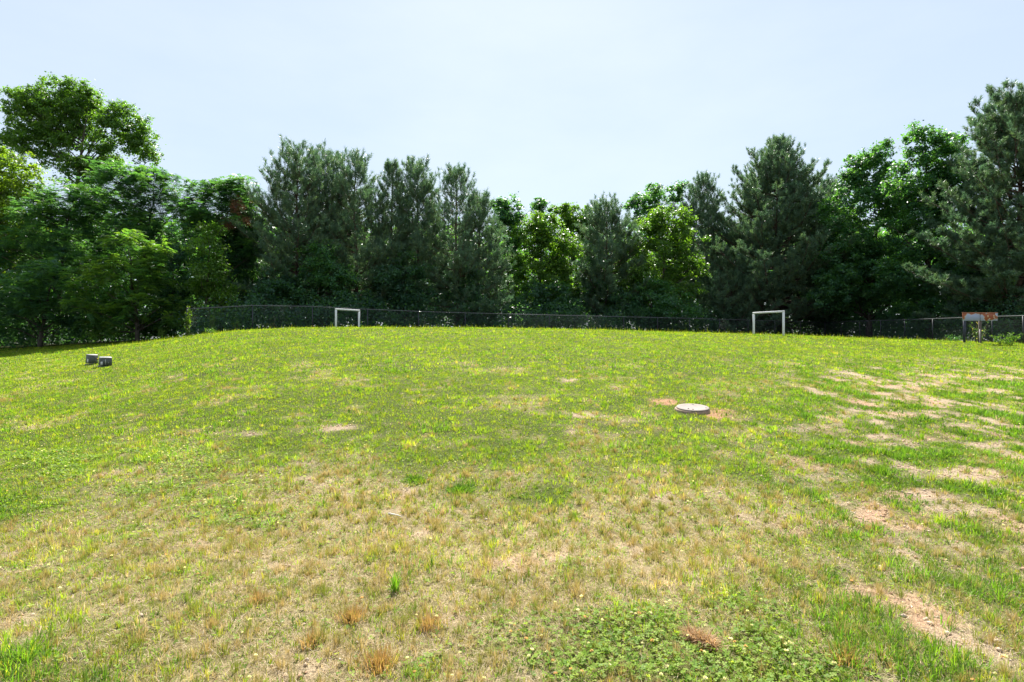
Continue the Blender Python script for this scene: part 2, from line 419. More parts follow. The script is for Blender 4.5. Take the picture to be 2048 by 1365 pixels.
def build_clover():
    rng = np.random.default_rng(23)
    x, y = scatter(rng, 1.8, 8.0, 2600); t = turf(x, y)
    keep = rng.random(len(x)) < np.clip(t['clover'] * 1.0 + .05 * (1 - t['bare']), 0, 1)
    x, y = x[keep], y[keep]; n = len(x); t = {a: b[keep] for a, b in t.items()}
    hgt = rng.uniform(.012, .05, n) * (.5 + .5 * t['clover'])
    P = np.stack([x, y, terrain(x, y) + hgt], 1)
    Vs, Cs = [], []
    col = pick(rng, np.array([[.19, .30, .04], [.23, .34, .05], [.14, .25, .04], [.28, .36, .07]]), n) * rng.uniform(.75, 1.2, (n, 1))
    a0 = rng.uniform(0, 6.28, n); tilt = rng.normal(0, .35, (n, 2)); sz = rng.uniform(.010, .017, n)
    for k in range(3):
        a = a0 + k * 2.094
        d = np.stack([np.cos(a), np.sin(a), np.cos(a) * tilt[:, 0] + np.sin(a) * tilt[:, 1] + .12], 1)
        s = np.stack([-np.sin(a), np.cos(a), -np.sin(a) * tilt[:, 0] + np.cos(a) * tilt[:, 1]], 1)
        e = sz[:, None]
        q = np.stack([P, P + e * (.65 * d + .5 * s), P + e * 1.05 * d, P + e * (.65 * d - .5 * s)], 1)
        Vs.append(q.reshape(-1, 3)); Cs.append(np.repeat(col, 4, 0))
    o = link('clover_leaves', quads_mesh('clover_leaves', np.concatenate(Vs), np.concatenate(Cs), M_GRASS))
    tag(o, 'low dark green clover patch in the front of the lawn', 'clover', kind='stuff')
    # flower heads: small bristly globes
    x, y = scatter(rng, 1.9, 11.0, 70); t = turf(x, y)
    keep = rng.random(len(x)) < t['clover'] * .9 + .04
    x, y = x[keep], y[keep]; n = len(x)
    P = np.stack([x, y, terrain(x, y) + rng.uniform(.03, .065, n)], 1)
    k = 26; idx = np.repeat(np.arange(n), k); m = len(idx)
    d = rng.normal(0, 1, (m, 3)); d[:, 2] = np.abs(d[:, 2]) * .8 + .1 * d[:, 2]; d /= np.linalg.norm(d, axis=1)[:, None]
    s = np.cross(d, rng.normal(0, 1, (m, 3))); s /= np.linalg.norm(s, axis=1)[:, None]
    rr = rng.uniform(.007, .0115, n)[idx][:, None]
    base = P[idx]
    q = np.stack([base + d * rr * .2, base + d * rr * .7 + s * rr * .3, base + d * rr * 1.1, base + d * rr * .7 - s * rr * .3], 1)
    c = np.repeat((np.array([[.72, .68, .62]]) * rng.uniform(.75, 1.1, (n, 1)) * np.where(rng.random((n, 1)) < .25, [[.85, .6, .45]], [[1, 1, 1]]))[idx], 4, 0)
    o = link('clover_flowers', quads_mesh('clover_flowers', q.reshape(-1, 3), c, M_GRASS))
    tag(o, 'small white clover flower heads dotted over the clover', 'clover flowers', kind='stuff')
build_clover()

def build_crumbs():
    rng = np.random.default_rng(29)
    x, y = scatter(rng, 1.8, 9.0, 620); t = turf(x, y)
    ok = rng.random(len(x)) < t['bare'] * .9 + .02; x, y = x[ok], y[ok]; t = {a: b[ok] for a, b in t.items()}; n = len(x)
    r = np.minimum(rng.gamma(1.6, .0032, n) + .002, .02)
    oct_ = np.array([[1, 0, 0], [0, 1, 0], [-1, 0, 0], [0, -1, 0], [0, 0, .8], [0, 0, -.6]])
    V = oct_[None] * r[:, None, None] * rng.uniform(.6, 1.4, (n, 6, 1)) + np.stack([x, y, terrain(x, y) + r * .25], 1)[:, None]
    f = np.array([[0, 1, 4], [1, 2, 4], [2, 3, 4], [3, 0, 4], [1, 0, 5], [2, 1, 5], [3, 2, 5], [0, 3, 5]])
    L_ = (np.arange(n)[:, None, None] * 6 + f[None]).reshape(-1)
    c = pick(rng, np.array([[.42, .26, .16], [.46, .35, .25], [.36, .22, .13], [.50, .40, .30]]), n) * rng.uniform(.7, 1.15, (n, 1))
    m, nt, N, L = new_mat('soil_crumb'); p = N('ShaderNodeBsdfPrincipled'); p.inputs['Roughness'].default_value = .95
    a = N('ShaderNodeAttribute'); a.attribute_name = 'col'; o = N('ShaderNodeOutputMaterial'); L(a.outputs['Color'], p.inputs['Base Color']); L(p.outputs[0], o.inputs[0])
    ob = link('soil_crumbs', mk_mesh('soil_crumbs', V.reshape(-1, 3), L_, np.arange(n * 8) * 3, m, np.repeat(c, 6, 0)))
    tag(ob, 'crumbs of reddish soil on the bare worn patches', 'soil', kind='stuff')
build_crumbs()

# ------------------------------------------------------------------ single tufts and litter in the lawn
def tuft(name, px, py, n, rad, h, pal, label, lean=.5, w=.006, seed=1, elong=None, cat='grass tuft', mat=None, lift=0.0):
    rng = np.random.default_rng(seed)
    X, Y, Z = at(px, py)
    az = rng.uniform(0, 6.28, n); r = np.minimum(np.abs(rng.normal(0, rad, n)), 1.7 * rad)
    ox, oy = np.cos(az) * r, np.sin(az) * r
    if elong is not None:
        s = rng.uniform(-1, 1, n) * elong[0]; ox += s * math.cos(elong[1]); oy += s * math.sin(elong[1])
    root = np.stack([ox, oy, terrain(X + ox, Y + oy) - Z - .005 + lift * rng.random(n)], 1)
    c = pick(rng, np.asarray(pal), n) * rng.uniform(.75, 1.2, (n, 1))
    V, C = blades(root, az, np.clip(rng.normal(lean, .3, n), .02, 1.45), h * rng.uniform(.4, 1.1, n), w * rng.uniform(.6, 1.3, n), c * .95, c, c * 1.05, .5, rng)
    o = link(name, blade_mesh(name, V, C, mat or M_GRASS), None, (X, Y, Z))
    tag(o, label, cat)
tuft('grass_tuft', 790, 1185, 46, .016, .17, DKGREEN * 1.3, 'upright bright green grass tuft standing alone in dry turf', .25, .007, 3)
tuft('grass_tuft', 920, 983, 620, .075, .085, DKGREEN, 'low round dark green grass tuft in pale turf, upslope of the white stick', .7, .006, 4)
tuft('grass_tuft', 826, 964, 460, .07, .07, DKGREEN, 'smaller flat dark green tuft left of the low round one', .7, .006, 5)
tuft('straw_clump', 1402, 1292, 900, .022, .085, np.array([[.46, .31, .18], [.40, .26, .14], [.52, .38, .24], [.34, .21, .11]]), 'torn-off clump of tan straw lying on the clover', 1.0, .0034, 6, (.08, -.9), 'straw clump', M_DRY, .045)
for k, (px, py, n, rd, h, lb) in enumerate([
        (515, 1205, 240, .035, .085, 'orange-tan dry grass bunch, farthest left of the dry bunches'),
        (705, 1240, 560, .05, .085, 'wide orange-tan dry grass bunch below the upright green tuft'),
        (858, 1258, 330, .042, .10, 'tall orange-tan dry grass bunch right of the wide one'),
        (760, 1330, 800, .065, .075, 'broad pale tan dry grass bunch at the bottom edge'),
        (620, 1290, 220, .04, .07, 'small pale tan dry grass bunch between two larger bunches'),
        (1690, 1325, 360, .05, .09, 'orange-tan dry grass bunch beside bare red soil')]):
    pal = np.array([[.46, .30, .12], [.40, .26, .10], [.50, .36, .17], [.28, .25, .07]])
    tuft('dry_bunch', px, py, n, rd, h, pal, lb, .4, .003, 40 + k, None, 'dry grass', M_DRY)

def stick():
    X, Y, Z = at(792, 1038)
    g = Geo()
    pts = np.array([[-.06, .02, .035], [-.03, .012, .032], [.0, .004, .03], [.035, -.006, .024], [.06, -.012, .018]])
    g.tube(pts, [.009, .0075, .0065, .005, .003], 8)
    g.tube([[-.062, .016, .035], [-.068, .026, .037]], [.011, .006], 8)
    m = rough_mat('bleached_wood', (.62, .56, .48), (.80, .76, .70), 60, .7, bump=.4)
    tag(g.build('stick', m, None, True, (X, Y, Z)), 'short bleached white stick lying in the dry turf', 'stick')
stick()

# ------------------------------------------------------------------ manhole
def manhole():
    X, Y, Z = at(1384, 822)
    e = empty('manhole', (X, Y, Z - .004), 'round concrete manhole riser with pale lid set in the slope', 'manhole')
    e.scale = (.87, .87, .95)
    conc = rough_mat('concrete', (.20, .135, .09), (.33, .245, .18), 18, .9, bump=.5)
    lidm = rough_mat('lid_concrete', (.17, .14, .12), (.25, .215, .19), 14, .85, bump=.25)
    g = Geo(); g.lathe(0, 0, [(.36, -.20), (.36, -.14), (.348, -.03), (.332, .032), (.325, .042), (.30, .045)], 64, (0, .075))
    g.build('concrete_ring', conc, e, False)
    g = Geo(); g.lathe(.012, -.006, [(.300, .0475), (.310, .051), (.312, .064), (.306, .071), (.24, .0725), (.235, .0705), (.05, .0715)], 64, (.01, .10))
    lid = g.build('lid', lidm, e, False)
    dk = rough_mat('dark_iron', (.06, .05, .045), (.12, .10, .09), 30, .8)
    for i, (bx, by) in enumerate(((.08, .19), (-.12, -.16), (.24, -.1), (-.05, -.22))):
        g = Geo(); g.lathe(bx, by, [(.016, .066 + .10 * by), (.016, .077 + .10 * by), (.010, .080 + .10 * by)], 12)
        g.build('bolt', dk, lid)
manhole()

# ------------------------------------------------------------------ utility boxes
def utility_box(px, py, sx, sy, h, rz, label, doors, seed):
    X, Y, Z = at(px, py)
    e = empty('utility_box', (X, Y, Z - .02), label, 'utility box', 'utility boxes in the grass')
    e.rotation_euler = (R(5), R(1), rz)
    body = rough_mat('box_paint', (.055, .062, .058), (.085, .095, .085), 9, .55, bump=.08)
    top = rough_mat('box_lid_sunlit', (.20, .20, .20), (.32, .32, .31), 12, .5, bump=.1)  # paler than the body: sunlight on the top is put into the colour
    pale = rough_mat('sticker', (.50, .50, .48), (.62, .62, .6), 20, .6, bump=0)
    warn = rough_mat('warning_sticker', (.75, .42, .03), (.85, .5, .05), 20, .5, bump=0)
    g = Geo(); g.box(0, 0, -.01, sx * 1.06, sy * 1.06, .10, 0, 1, .012); g.build('base', body, e)
    g = Geo(); g.box(0, 0, h / 2 + .04, sx, sy, h - .06, 0, .95, .012); g.build('body', body, e)
    g = Geo(); g.box(0, 0, h + .0275, sx * 1.0, sy * 1.0, .035, 0, .94, .012); g.build('lid', top, e)
    yf = -sy / 2
    if doors:
        g = Geo(); g.box(-.012, yf - .0005, h / 2 + .04, .012, .016, h - .12, 0, 1, 0); g.build('door_seam', pale, e)
        g = Geo(); g.box(-sx * .33, yf + .001, h * .45, .055, .012, .12, 0, 1, 0); g.build('sticker', pale, e)
    else:
        g = Geo(); g.box(sx * .40, yf + .002, h * .72, .04, .014, .035, 0, 1, 0); g.build('warning_sticker', warn, e)
        g = Geo(); g.box(-sx / 2 + .004, -sy * .05, h * .48, .012, .07, .12, 0, 1, 0); g.build('sticker', pale, e)
    g = Geo(); g.box(sx * .18, yf - .004, h * .55, .02, .03, .05, 0, 1, .004); g.build('latch', rough_mat('latch_steel', (.2, .2, .2), (.3, .3, .3), 30, .4, .8), e)
utility_box(183, 730, .27, .25, .33, R(64), 'grey-green utility box with top coloured pale as if sunlit and yellow sticker, farther up the slope', False, 1)
utility_box(210.5, 733, .34, .29, .28, R(41), 'darker utility box with a door seam, nearer of the two', True, 2)

# ------------------------------------------------------------------ goals
M_WHITE = rough_mat('weathered_white_paint', (.62, .62, .64), (.80, .80, .82), 26, .6, bump=.25, c3=(.84, .84, .85))
def goal(p0, p1, h, label):
    (x0, y0), (x1, y1) = p0, p1
    cx, cy = (x0 + x1) / 2, (y0 + y1) / 2
    z = float(terrain(cx, cy)); L = math.hypot(x1 - x0, y1 - y0); a = math.atan2(y1 - y0, x1 - x0)
    e = empty('football_goal', (cx, cy, z), label, 'goal', 'small white goals on the lawn')
    e.rotation_euler = (0, 0, a)
    for s in (-1, 1):
        bz = float(terrain(cx + s * L / 2 * math.cos(a), cy + s * L / 2 * math.sin(a))) - z - .1
        g = Geo(); g.box(s * L / 2, 0, (bz + h - .090) / 2, .084, .084, h - .0905 - bz, 0, 1, .008); g.build('post', M_WHITE, e)
        g = Geo(); g.lathe(0, 0, [(.012, -.004), (.012, .004)], 10)
        b = g.build('bolt', rough_mat('goal_bolt', (.1, .1, .1), (.18, .16, .14), 30, .6), e, False, (s * (L / 2 - .01), -.05, h - .045)); b.rotation_euler = (R(90), 0, 0)
    g = Geo(); g.box(0, 0, h - .049, L + .086, .086, .082, 0, 1, .008); g.build('crossbar', M_WHITE, e)
goal(((672 - 1024) / F * 30.4, 30.4), ((718 - 1024) / F * 31.9, 31.9), 1.19, 'small white goal frame on the bank, nearer the vine-covered fence post')
goal(((1507.5 - 1024) / F * 29.2, 29.2), ((1567 - 1024) / F * 27.6, 27.6), 1.2, 'small white goal frame on the bank, nearer the rusted board')

# ------------------------------------------------------------------ chain-link fence
FP = [(-16.9, 29.6), (-5.75, 35.0), (27.5, 50.0), (26.3, 33.0), (25.6, 28.5), (24.7, 20.0)]
def fence():
    e = empty('chain_link_fence', (FP[0][0], FP[0][1], float(terrain(*FP[0]))), 'dark chain-link fence with metal top rail running round the back of the lawn', 'fence')
    o = np.array([FP[0][0], FP[0][1], float(terrain(*FP[0]))])
    steel = rough_mat('galvanised_rail', (.075, .08, .085), (.12, .125, .13), 30, .26, .0, bump=.05)
    dark = rough_mat('fence_post_paint', (.016, .018, .024), (.028, .031, .038), 20, .5, .0, bump=.05)
    wire = rough_mat('fence_wire', (.03, .034, .04), (.05, .055, .065), 20, .6, .0, bump=0)
    H = 1.46
    wv, wf, nw = [], [], 0
    rail_pts = []
    posts = []
    for (a, b) in zip(FP[:-1], FP[1:]):
        L = math.dist(a, b); n = max(1, round(L / 3.0))
        for i in range(n):
            posts.append((a[0] + (b[0] - a[0]) * i / n, a[1] + (b[1] - a[1]) * i / n))
    posts.append(FP[-1])
    P = np.array([(x, y, float(terrain(x, y))) for x, y in posts]) - o
    for i, p in enumerate(P):
        corner = any(abs(posts[i][0] - q[0]) + abs(posts[i][1] - q[1]) < .01 for q in (FP[0], FP[2], FP[3]))
        r = .045 if corner else .03
        g = Geo(); g.tube([p + [0, 0, -.1], p + [0, 0, H - .03 + (.05 if corner else 0)]], r, 10)
        g.tube([p + [0, 0, H - .03 + (.05 if corner else 0)], p + [0, 0, H + (.06 if corner else -.02)]], [r * 1.15, r * .6], 10)
        g.build('post', dark, e, False)
    for (a, b) in zip(P[:-1], P[1:]):
        L = float(np.linalg.norm((b - a)[:2])); d = (b - a) / L
        nr = np.array([-d[1], d[0], 0]); nr /= np.linalg.norm(nr)
        hw = H + .03
        for fam in (1, -1):
            s0 = np.arange(-hw, L, .07)
            # each wire goes from (s0, 0) to (s0+hw, hw) clipped to the bay
            lo = np.clip(-s0, 0, hw); hi = np.clip(L - s0, 0, hw)
            ok = hi - lo > .02
            for s, l, h in zip(s0[ok], lo[ok], hi[ok]):
                A = (s + l, l if fam > 0 else hw - l); B = (s + h, h if fam > 0 else hw - h)
                pa = a + d * A[0] + np.array([0, 0, .03 + A[1]]); pb = a + d * B[0] + np.array([0, 0, .03 + B[1]])
                r = .0021
                off = fam * .002 * nr
                q1 = np.array([0, 0, r]); q2 = nr * r
                wv += [pa + q1 + off, pa - q1 * .5 + q2 + off, pa - q1 * .5 - q2 + off, pb + q1 + off, pb - q1 * .5 + q2 + off, pb - q1 * .5 - q2 + off]
                wf += [(nw, nw + 1, nw + 4, nw + 3), (nw + 1, nw + 2, nw + 5, nw + 4), (nw + 2, nw, nw + 3, nw + 5)]; nw += 6
    q = np.array(wf)
    link('chain_link_mesh', mk_mesh('chain_link_mesh', np.array(wv), q.ravel(), np.arange(len(q)) * 4, wire), e)
    # the rail passes just over the posts
    fine = []
    for (a, b) in zip(P[:-1], P[1:]):
        for t in (0, .5): fine.append(a + (b - a) * t + [0, 0, H - .02])
    fine.append(P[-1] + [0, 0, H - .02])
    k1 = next(i for i, p in enumerate(posts) if abs(p[0] - FP[2][0]) < .01)
    g = Geo(); g.tube(fine[:2 * k1 + 1], .021, 10); g.build('top_rail', steel, e, True)
    g = Geo(); g.tube(fine[2 * k1:], .021, 10); g.build('top_rail', steel, e, True)
    return P + o
FENCE_POSTS = fence()

# ------------------------------------------------------------------ rusted board by the fence
def board():
    Y = 27.6
    def X(px): return (px - 1024) / F * Y
    xm = (X(1925) + X(1995)) / 2; W = X(1995) - X(1925); zt = EYE + (682.5 - 626.5) / F * Y; zb = EYE + (682.5 - 642) / F * Y
    gz = float(terrain(xm, Y)); hgt = zt - zb
    e = empty('metal_board', (xm, Y, gz), 'long rusted blue-grey metal board on posts in front of the fence', 'board')
    m, nt, N, L = new_mat('rusted_sheet')
    out = N('ShaderNodeOutputMaterial'); p = N('ShaderNodeBsdfPrincipled'); p.inputs['Roughness'].default_value = .6
    tc = N('ShaderNodeTexCoord'); sp = N('ShaderNodeSeparateXYZ'); L(tc.outputs['Object'], sp.inputs[0])
    n = N('ShaderNodeTexNoise'); n.inputs['Scale'].default_value = 2.1; n.inputs['Detail'].default_value = 2.5; n.inputs['Roughness'].default_value = .45
    L(tc.outputs['Object'], n.inputs['Vector'])
    ma = N('ShaderNodeMath'); ma.operation = 'MULTIPLY_ADD'; ma.inputs[1].default_value = 1.05; ma.inputs[2].default_value = -(zt - gz - .17) * 1.05
    L(sp.outputs['Z'], ma.inputs[0])
    ad = N('ShaderNodeMath'); ad.operation = 'MULTIPLY_ADD'; ad.inputs[1].default_value = 2.2; L(n.outputs[0], ad.inputs[0]); L(ma.outputs[0], ad.inputs[2])
    r = N('ShaderNodeValToRGB'); el = r.color_ramp.elements
    el[0].position = .0; el[0].color = (.31, .35, .48, 1); el[1].position = 1; el[1].color = (.27, .065, .02, 1)
    for pos, c in ((1.10, None),): pass
    mr = N('ShaderNodeMapRange'); mr.inputs[1].default_value = .9; mr.inputs[2].default_value = 1.45; L(ad.outputs[0], mr.inputs[0]); L(mr.outputs[0], r.inputs[0])
    for pos, c in ((.44, (.34, .36, .44, 1)), (.5, (.42, .28, .13, 1)), (.58, (.30, .085, .03, 1))):
        k = el.new(pos); k.color = c
    L(r.outputs[0], p.inputs['Base Color']); L(p.outputs[0], out.inputs[0])
    wood = rough_mat('grey_timber', (.09, .07, .06), (.17, .13, .11), 12, .9, bump=.5, stretch=(1, 1, .15))
    dark = rough_mat('dark_post', (.018, .022, .04), (.03, .035, .06), 12, .6)
    edge = rough_mat('rust_edge', (.30, .10, .05), (.40, .17, .08), 12, .7)
    for s in (-1, 1):
        g = Geo(); g.box(s * W * .2505, 0, (zt + zb) / 2 - gz, W * .4975, .03, hgt, 0, 1, .004); pn = g.build('panel', m, e)
        if s > 0: pn['label'] = 'panel with the larger rust stain and small bare flakes'
    g = Geo(); g.box(0, 0, zt - gz + .012, W * 1.01, .06, .022, 0, 1, .004); g.build('top_edge', edge, e)
    g = Geo(); g.box(-.005, -.019, (zt + zb) / 2 - gz, .012, .006, hgt * .98, 0, 1, 0); g.build('seam', dark, e)
    fl = rough_mat('bare_flake', (.78, .60, .36), (.9, .74, .5), 20, .6)
    for (fx, fz, sx, sz) in ((.16, .22, .035, .10), (.21, .10, .05, .03), (.33, .25, .045, .04), (.335, .17, .035, .07), (.36, .11, .05, .025)):
        g = Geo(); g.box(W * fx + .1, -.0165, zb - gz + fz, sx, .005, sz, .1, 1, 0); g.build('flake', fl, e)
    g = Geo(); g.tube([(-W * .42, .06, -.15), (-W * .42, .06, zt - gz - .1)], .055, 10); pp = g.build('post', dark, e); pp['label'] = 'dark round steel post'
    g = Geo(); g.box(W * .03, .065, (zb - gz) / 2 + .02, .095, .09, zb - gz + .36, 0, 1, .006); pp = g.build('post', wood, e); pp['label'] = 'grey square timber post'
    g = Geo(); g.tube([(-W * .03, -.05, -.1), (-W * .028, -.045, (zb - gz) * .62)], .014, 8); g.build('stake', rough_mat('pale_stake', (.45, .42, .4), (.6, .57, .55), 20, .6), e)
board()

# ------------------------------------------------------------------ plants
def unit(v): return v / (np.linalg.norm(v, axis=-1, keepdims=True) + 1e-9)

def leaf_verts(P, Nrm, size, rng, aspect=.75, droop=.5):
    n = len(P)
    t = rng.normal(0, 1, (n, 3)); t[:, 2] -= droop
    t = t - Nrm * (t * Nrm).sum(1, keepdims=True); t = unit(t); b = np.cross(Nrm, t)
    s = size[:, None]
    fold = Nrm * s * rng.uniform(-.05, .14, (n, 1))
    return np.stack([P - t * s * .5, P + b * s * aspect * .5 + t * s * .05 + fold, P + t * s * .5, P - b * s * aspect * .5 + t * s * .05 + fold], 1).reshape(-1, 3)

def lump(rng, d, amp=.22):
    """uneven outline: a few random waves over the sphere of directions"""
    out = np.ones(len(d))
    for k in range(7):
        w = unit(rng.normal(0, 1, 3)) * rng.uniform(2.5, 7); out += amp / 2.4 * np.cos(d @ w + rng.uniform(0, 6.28))
    return out

LEAFCOL = {  # gum, frond and dark: blue skylight of the shade is mixed into the leaf colour
    'poplar': np.array([[.088, .17, .042], [.07, .15, .045], [.108, .185, .04], [.06, .125, .042]]),
    'bright': np.array([[.088, .17, .035], [.072, .15, .038], [.11, .185, .035], [.06, .13, .035]]),
    'yellow': np.array([[.12, .185, .03], [.095, .165, .03], [.14, .20, .03], [.075, .135, .03]]),
    'gum': np.array([[.068, .165, .075], [.052, .14, .075], [.09, .185, .065], [.042, .115, .075]]),
    'frond': np.array([[.06, .14, .08], [.05, .12, .08], [.078, .16, .07], [.042, .105, .078]]),
    'sunlit_frond': np.array([[.10, .18, .055], [.08, .16, .06], [.12, .19, .05], [.06, .14, .06]]),  # lighter copy of frond, sunlit highlights put into the leaf colour
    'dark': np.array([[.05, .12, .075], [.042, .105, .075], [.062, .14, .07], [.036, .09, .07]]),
}

def frond_verts(P, out, rng, flen):
    """compound leaves: pairs of leaflets along a drooping rib"""
    n = len(P); npair = 6
    d = unit(out)
    side = unit(np.cross(d, np.array([0, 0, 1.]) + rng.normal(0, .15, (n, 3))))
    Vs = []
    for j in range(npair):
        f = (j + .8) / npair
        c = P + d * (flen * f)[:, None] + np.array([0, 0, -1.]) * (flen * .45 * f * f)[:, None]
        L = flen * .40 * (1 - .45 * abs(f - .5)); w = L * .42
        for s in (-1, 1):
            ld = unit(side * s + d * .45 + np.array([0, 0, -.28]))
            wd = unit(np.cross(ld, np.cross(side, d)))
            a = c; b = c + ld * (L * .5)[:, None] + wd * w[:, None] * .5; e = c + ld * L[:, None]; g = c + ld * (L * .5)[:, None] - wd * w[:, None] * .5
            Vs.append(np.stack([a, b, e, g], 1))
    return np.stack(Vs, 1).reshape(-1, 3), npair * 2

def tree(name, lobes, D, base_px, style, label, seed, cat='tree', dens=8, leaf=.15, per=30, trunk_r=.15, group=None, limbs=34, base_y=None, depth=1.0):
    rng = np.random.default_rng(seed)
    bx = (base_px - 1024) / F * D; by = D; bz = float(terrain(bx, by)) - .1
    cl, outd = [], []
    for (cx, cy, rx, ry) in lobes:
        c = np.array([(cx - 1024) / F * D - bx, rng.uniform(-.25, .25) * rx / F * D, EYE + (682.5 - cy) / F * D - bz])
        a = np.array([rx / F * D, rx / F * D * .85 * depth, ry / F * D])
        n = max(8, int(1.55 * dens * math.pi * a[0] * a[2]))
        # boughs: smaller rounded masses over the lobe, leaf clusters over each bough
        area = math.pi * a[0] * a[2]
        ns = int(np.clip(5 + area * 1.15, 6, 34))
        sd = unit(rng.normal(0, 1, (ns, 3)) + np.array([0, -.15, .25]))
        am = (a[0] * a[2]) ** .5
        scn = c + sd * a * (.58 + .30 * rng.random((ns, 1))) * lump(rng, sd, .16)[:, None]
        sr = np.clip(am * rng.uniform(.20, .42, ns), .35, 1.5)
        pick_ = rng.choice(ns, int(n * .86), p=sr ** 2 / (sr ** 2).sum())
        d = unit(rng.normal(0, 1, (len(pick_), 3)) + np.array([0, 0, .45]))
        r = np.where(rng.random(len(pick_)) < .85, .72 + .36 * rng.random(len(pick_)), rng.random(len(pick_)))
        cl.append(scn[pick_] + d * (r * sr[pick_])[:, None] * np.array([1.12, 1.12, .78])); outd.append(unit(d + .5 * sd[pick_]))
        k2 = n - len(pick_); d = unit(rng.normal(0, 1, (k2, 3)))
        cl.append(c + d * (rng.random((k2, 1)) ** .5) * a * .95); outd.append(d)
    cl = np.concatenate(cl); outd = np.concatenate(outd)
    ok = cl[:, 2] > .25; cl, outd = cl[ok], outd[ok]
    nC = len(cl)
    e = empty(name, (bx, by, bz), label, cat, group)
    # wood
    g = Geo()
    ztop = cl[:, 2].max() * .86
    cxs = np.array([l[0] for l in lobes]); top = lobes[int(np.argmin([l[1] for l in lobes]))]
    tx = (top[0] - 1024) / F * D - bx
    K = 9; s = np.linspace(0, 1, K)
    wig = rng.normal(0, .10, (K, 2)).cumsum(0) * .6
    tp = np.stack([tx * s ** 1.6 + wig[:, 0], wig[:, 1], s * ztop], 1); tp[0, :2] = 0
    rad = trunk_r * (1 - s) ** .8 + .018; rad[0] *= 1.35
    g.tube(tp, rad, 8)
    for i in rng.choice(nC, min(limbs, nC), replace=False):
        p = cl[i]; hz = math.hypot(p[0], p[1])
        zs = np.clip(p[2] - hz * rng.uniform(.5, 1.0), .12 * ztop, ztop * .97)
        f = zs / ztop
        st = np.array([np.interp(f, s, tp[:, 0]), np.interp(f, s, tp[:, 1]), zs])
        m1 = st + (p - st) * .4 + np.array([0, 0, .10 * hz]) + rng.normal(0, .08, 3)
        m2 = st + (p - st) * .75 + np.array([0, 0, .06 * hz]) + rng.normal(0, .1, 3)
        r0 = max(.02, np.interp(f, s, rad) * .45)
        g.tube([st, m1, m2, p], [r0, r0 * .7, r0 * .4, .008], 5)
    g.build('trunk', M_BARK, e, True)
    # leaves
    pal = LEAFCOL[style if style in LEAFCOL else 'gum']
    if style.endswith('frond'):
        k = 9
        idx = np.repeat(np.arange(nC), k); m = len(idx)
        az = rng.uniform(0, 6.28, m)
        o = np.stack([np.cos(az), np.sin(az), rng.uniform(-.45, .85, m)], 1) + outd[idx] * .45
        fl = rng.uniform(.26, .48, m)
        P = cl[idx] + rng.normal(0, .10, (m, 3))
        V, q = frond_verts(P, o, rng, fl)
        c = pal[rng.integers(0, len(pal), nC)][idx] * rng.uniform(.8, 1.25, (m, 1))
        C = np.repeat(c, q * 4, 0)
    else:
        k = int(per * 1.4)
        idx = np.repeat(np.arange(nC), k); m = len(idx)
        rc = rng.uniform(.16, .40, nC) * (1.0 if D > 34 else .85)
        P = cl[idx] + rng.normal(0, 1, (m, 3)) * rc[idx][:, None] * np.array([.62, .62, .42])
        nr = unit(outd[idx] * .5 + np.array([0, 0, .75]) + rng.normal(0, .55, (m, 3)))
        V = leaf_verts(P, nr, leaf * 1.03 * rng.uniform(.65, 1.3, m), rng)
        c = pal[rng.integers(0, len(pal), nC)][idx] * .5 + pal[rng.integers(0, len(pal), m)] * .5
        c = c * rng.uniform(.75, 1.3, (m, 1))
        C = np.repeat(c, 4, 0)
    link('crown', quads_mesh('crown', V, C, M_LEAF), e)
    return e

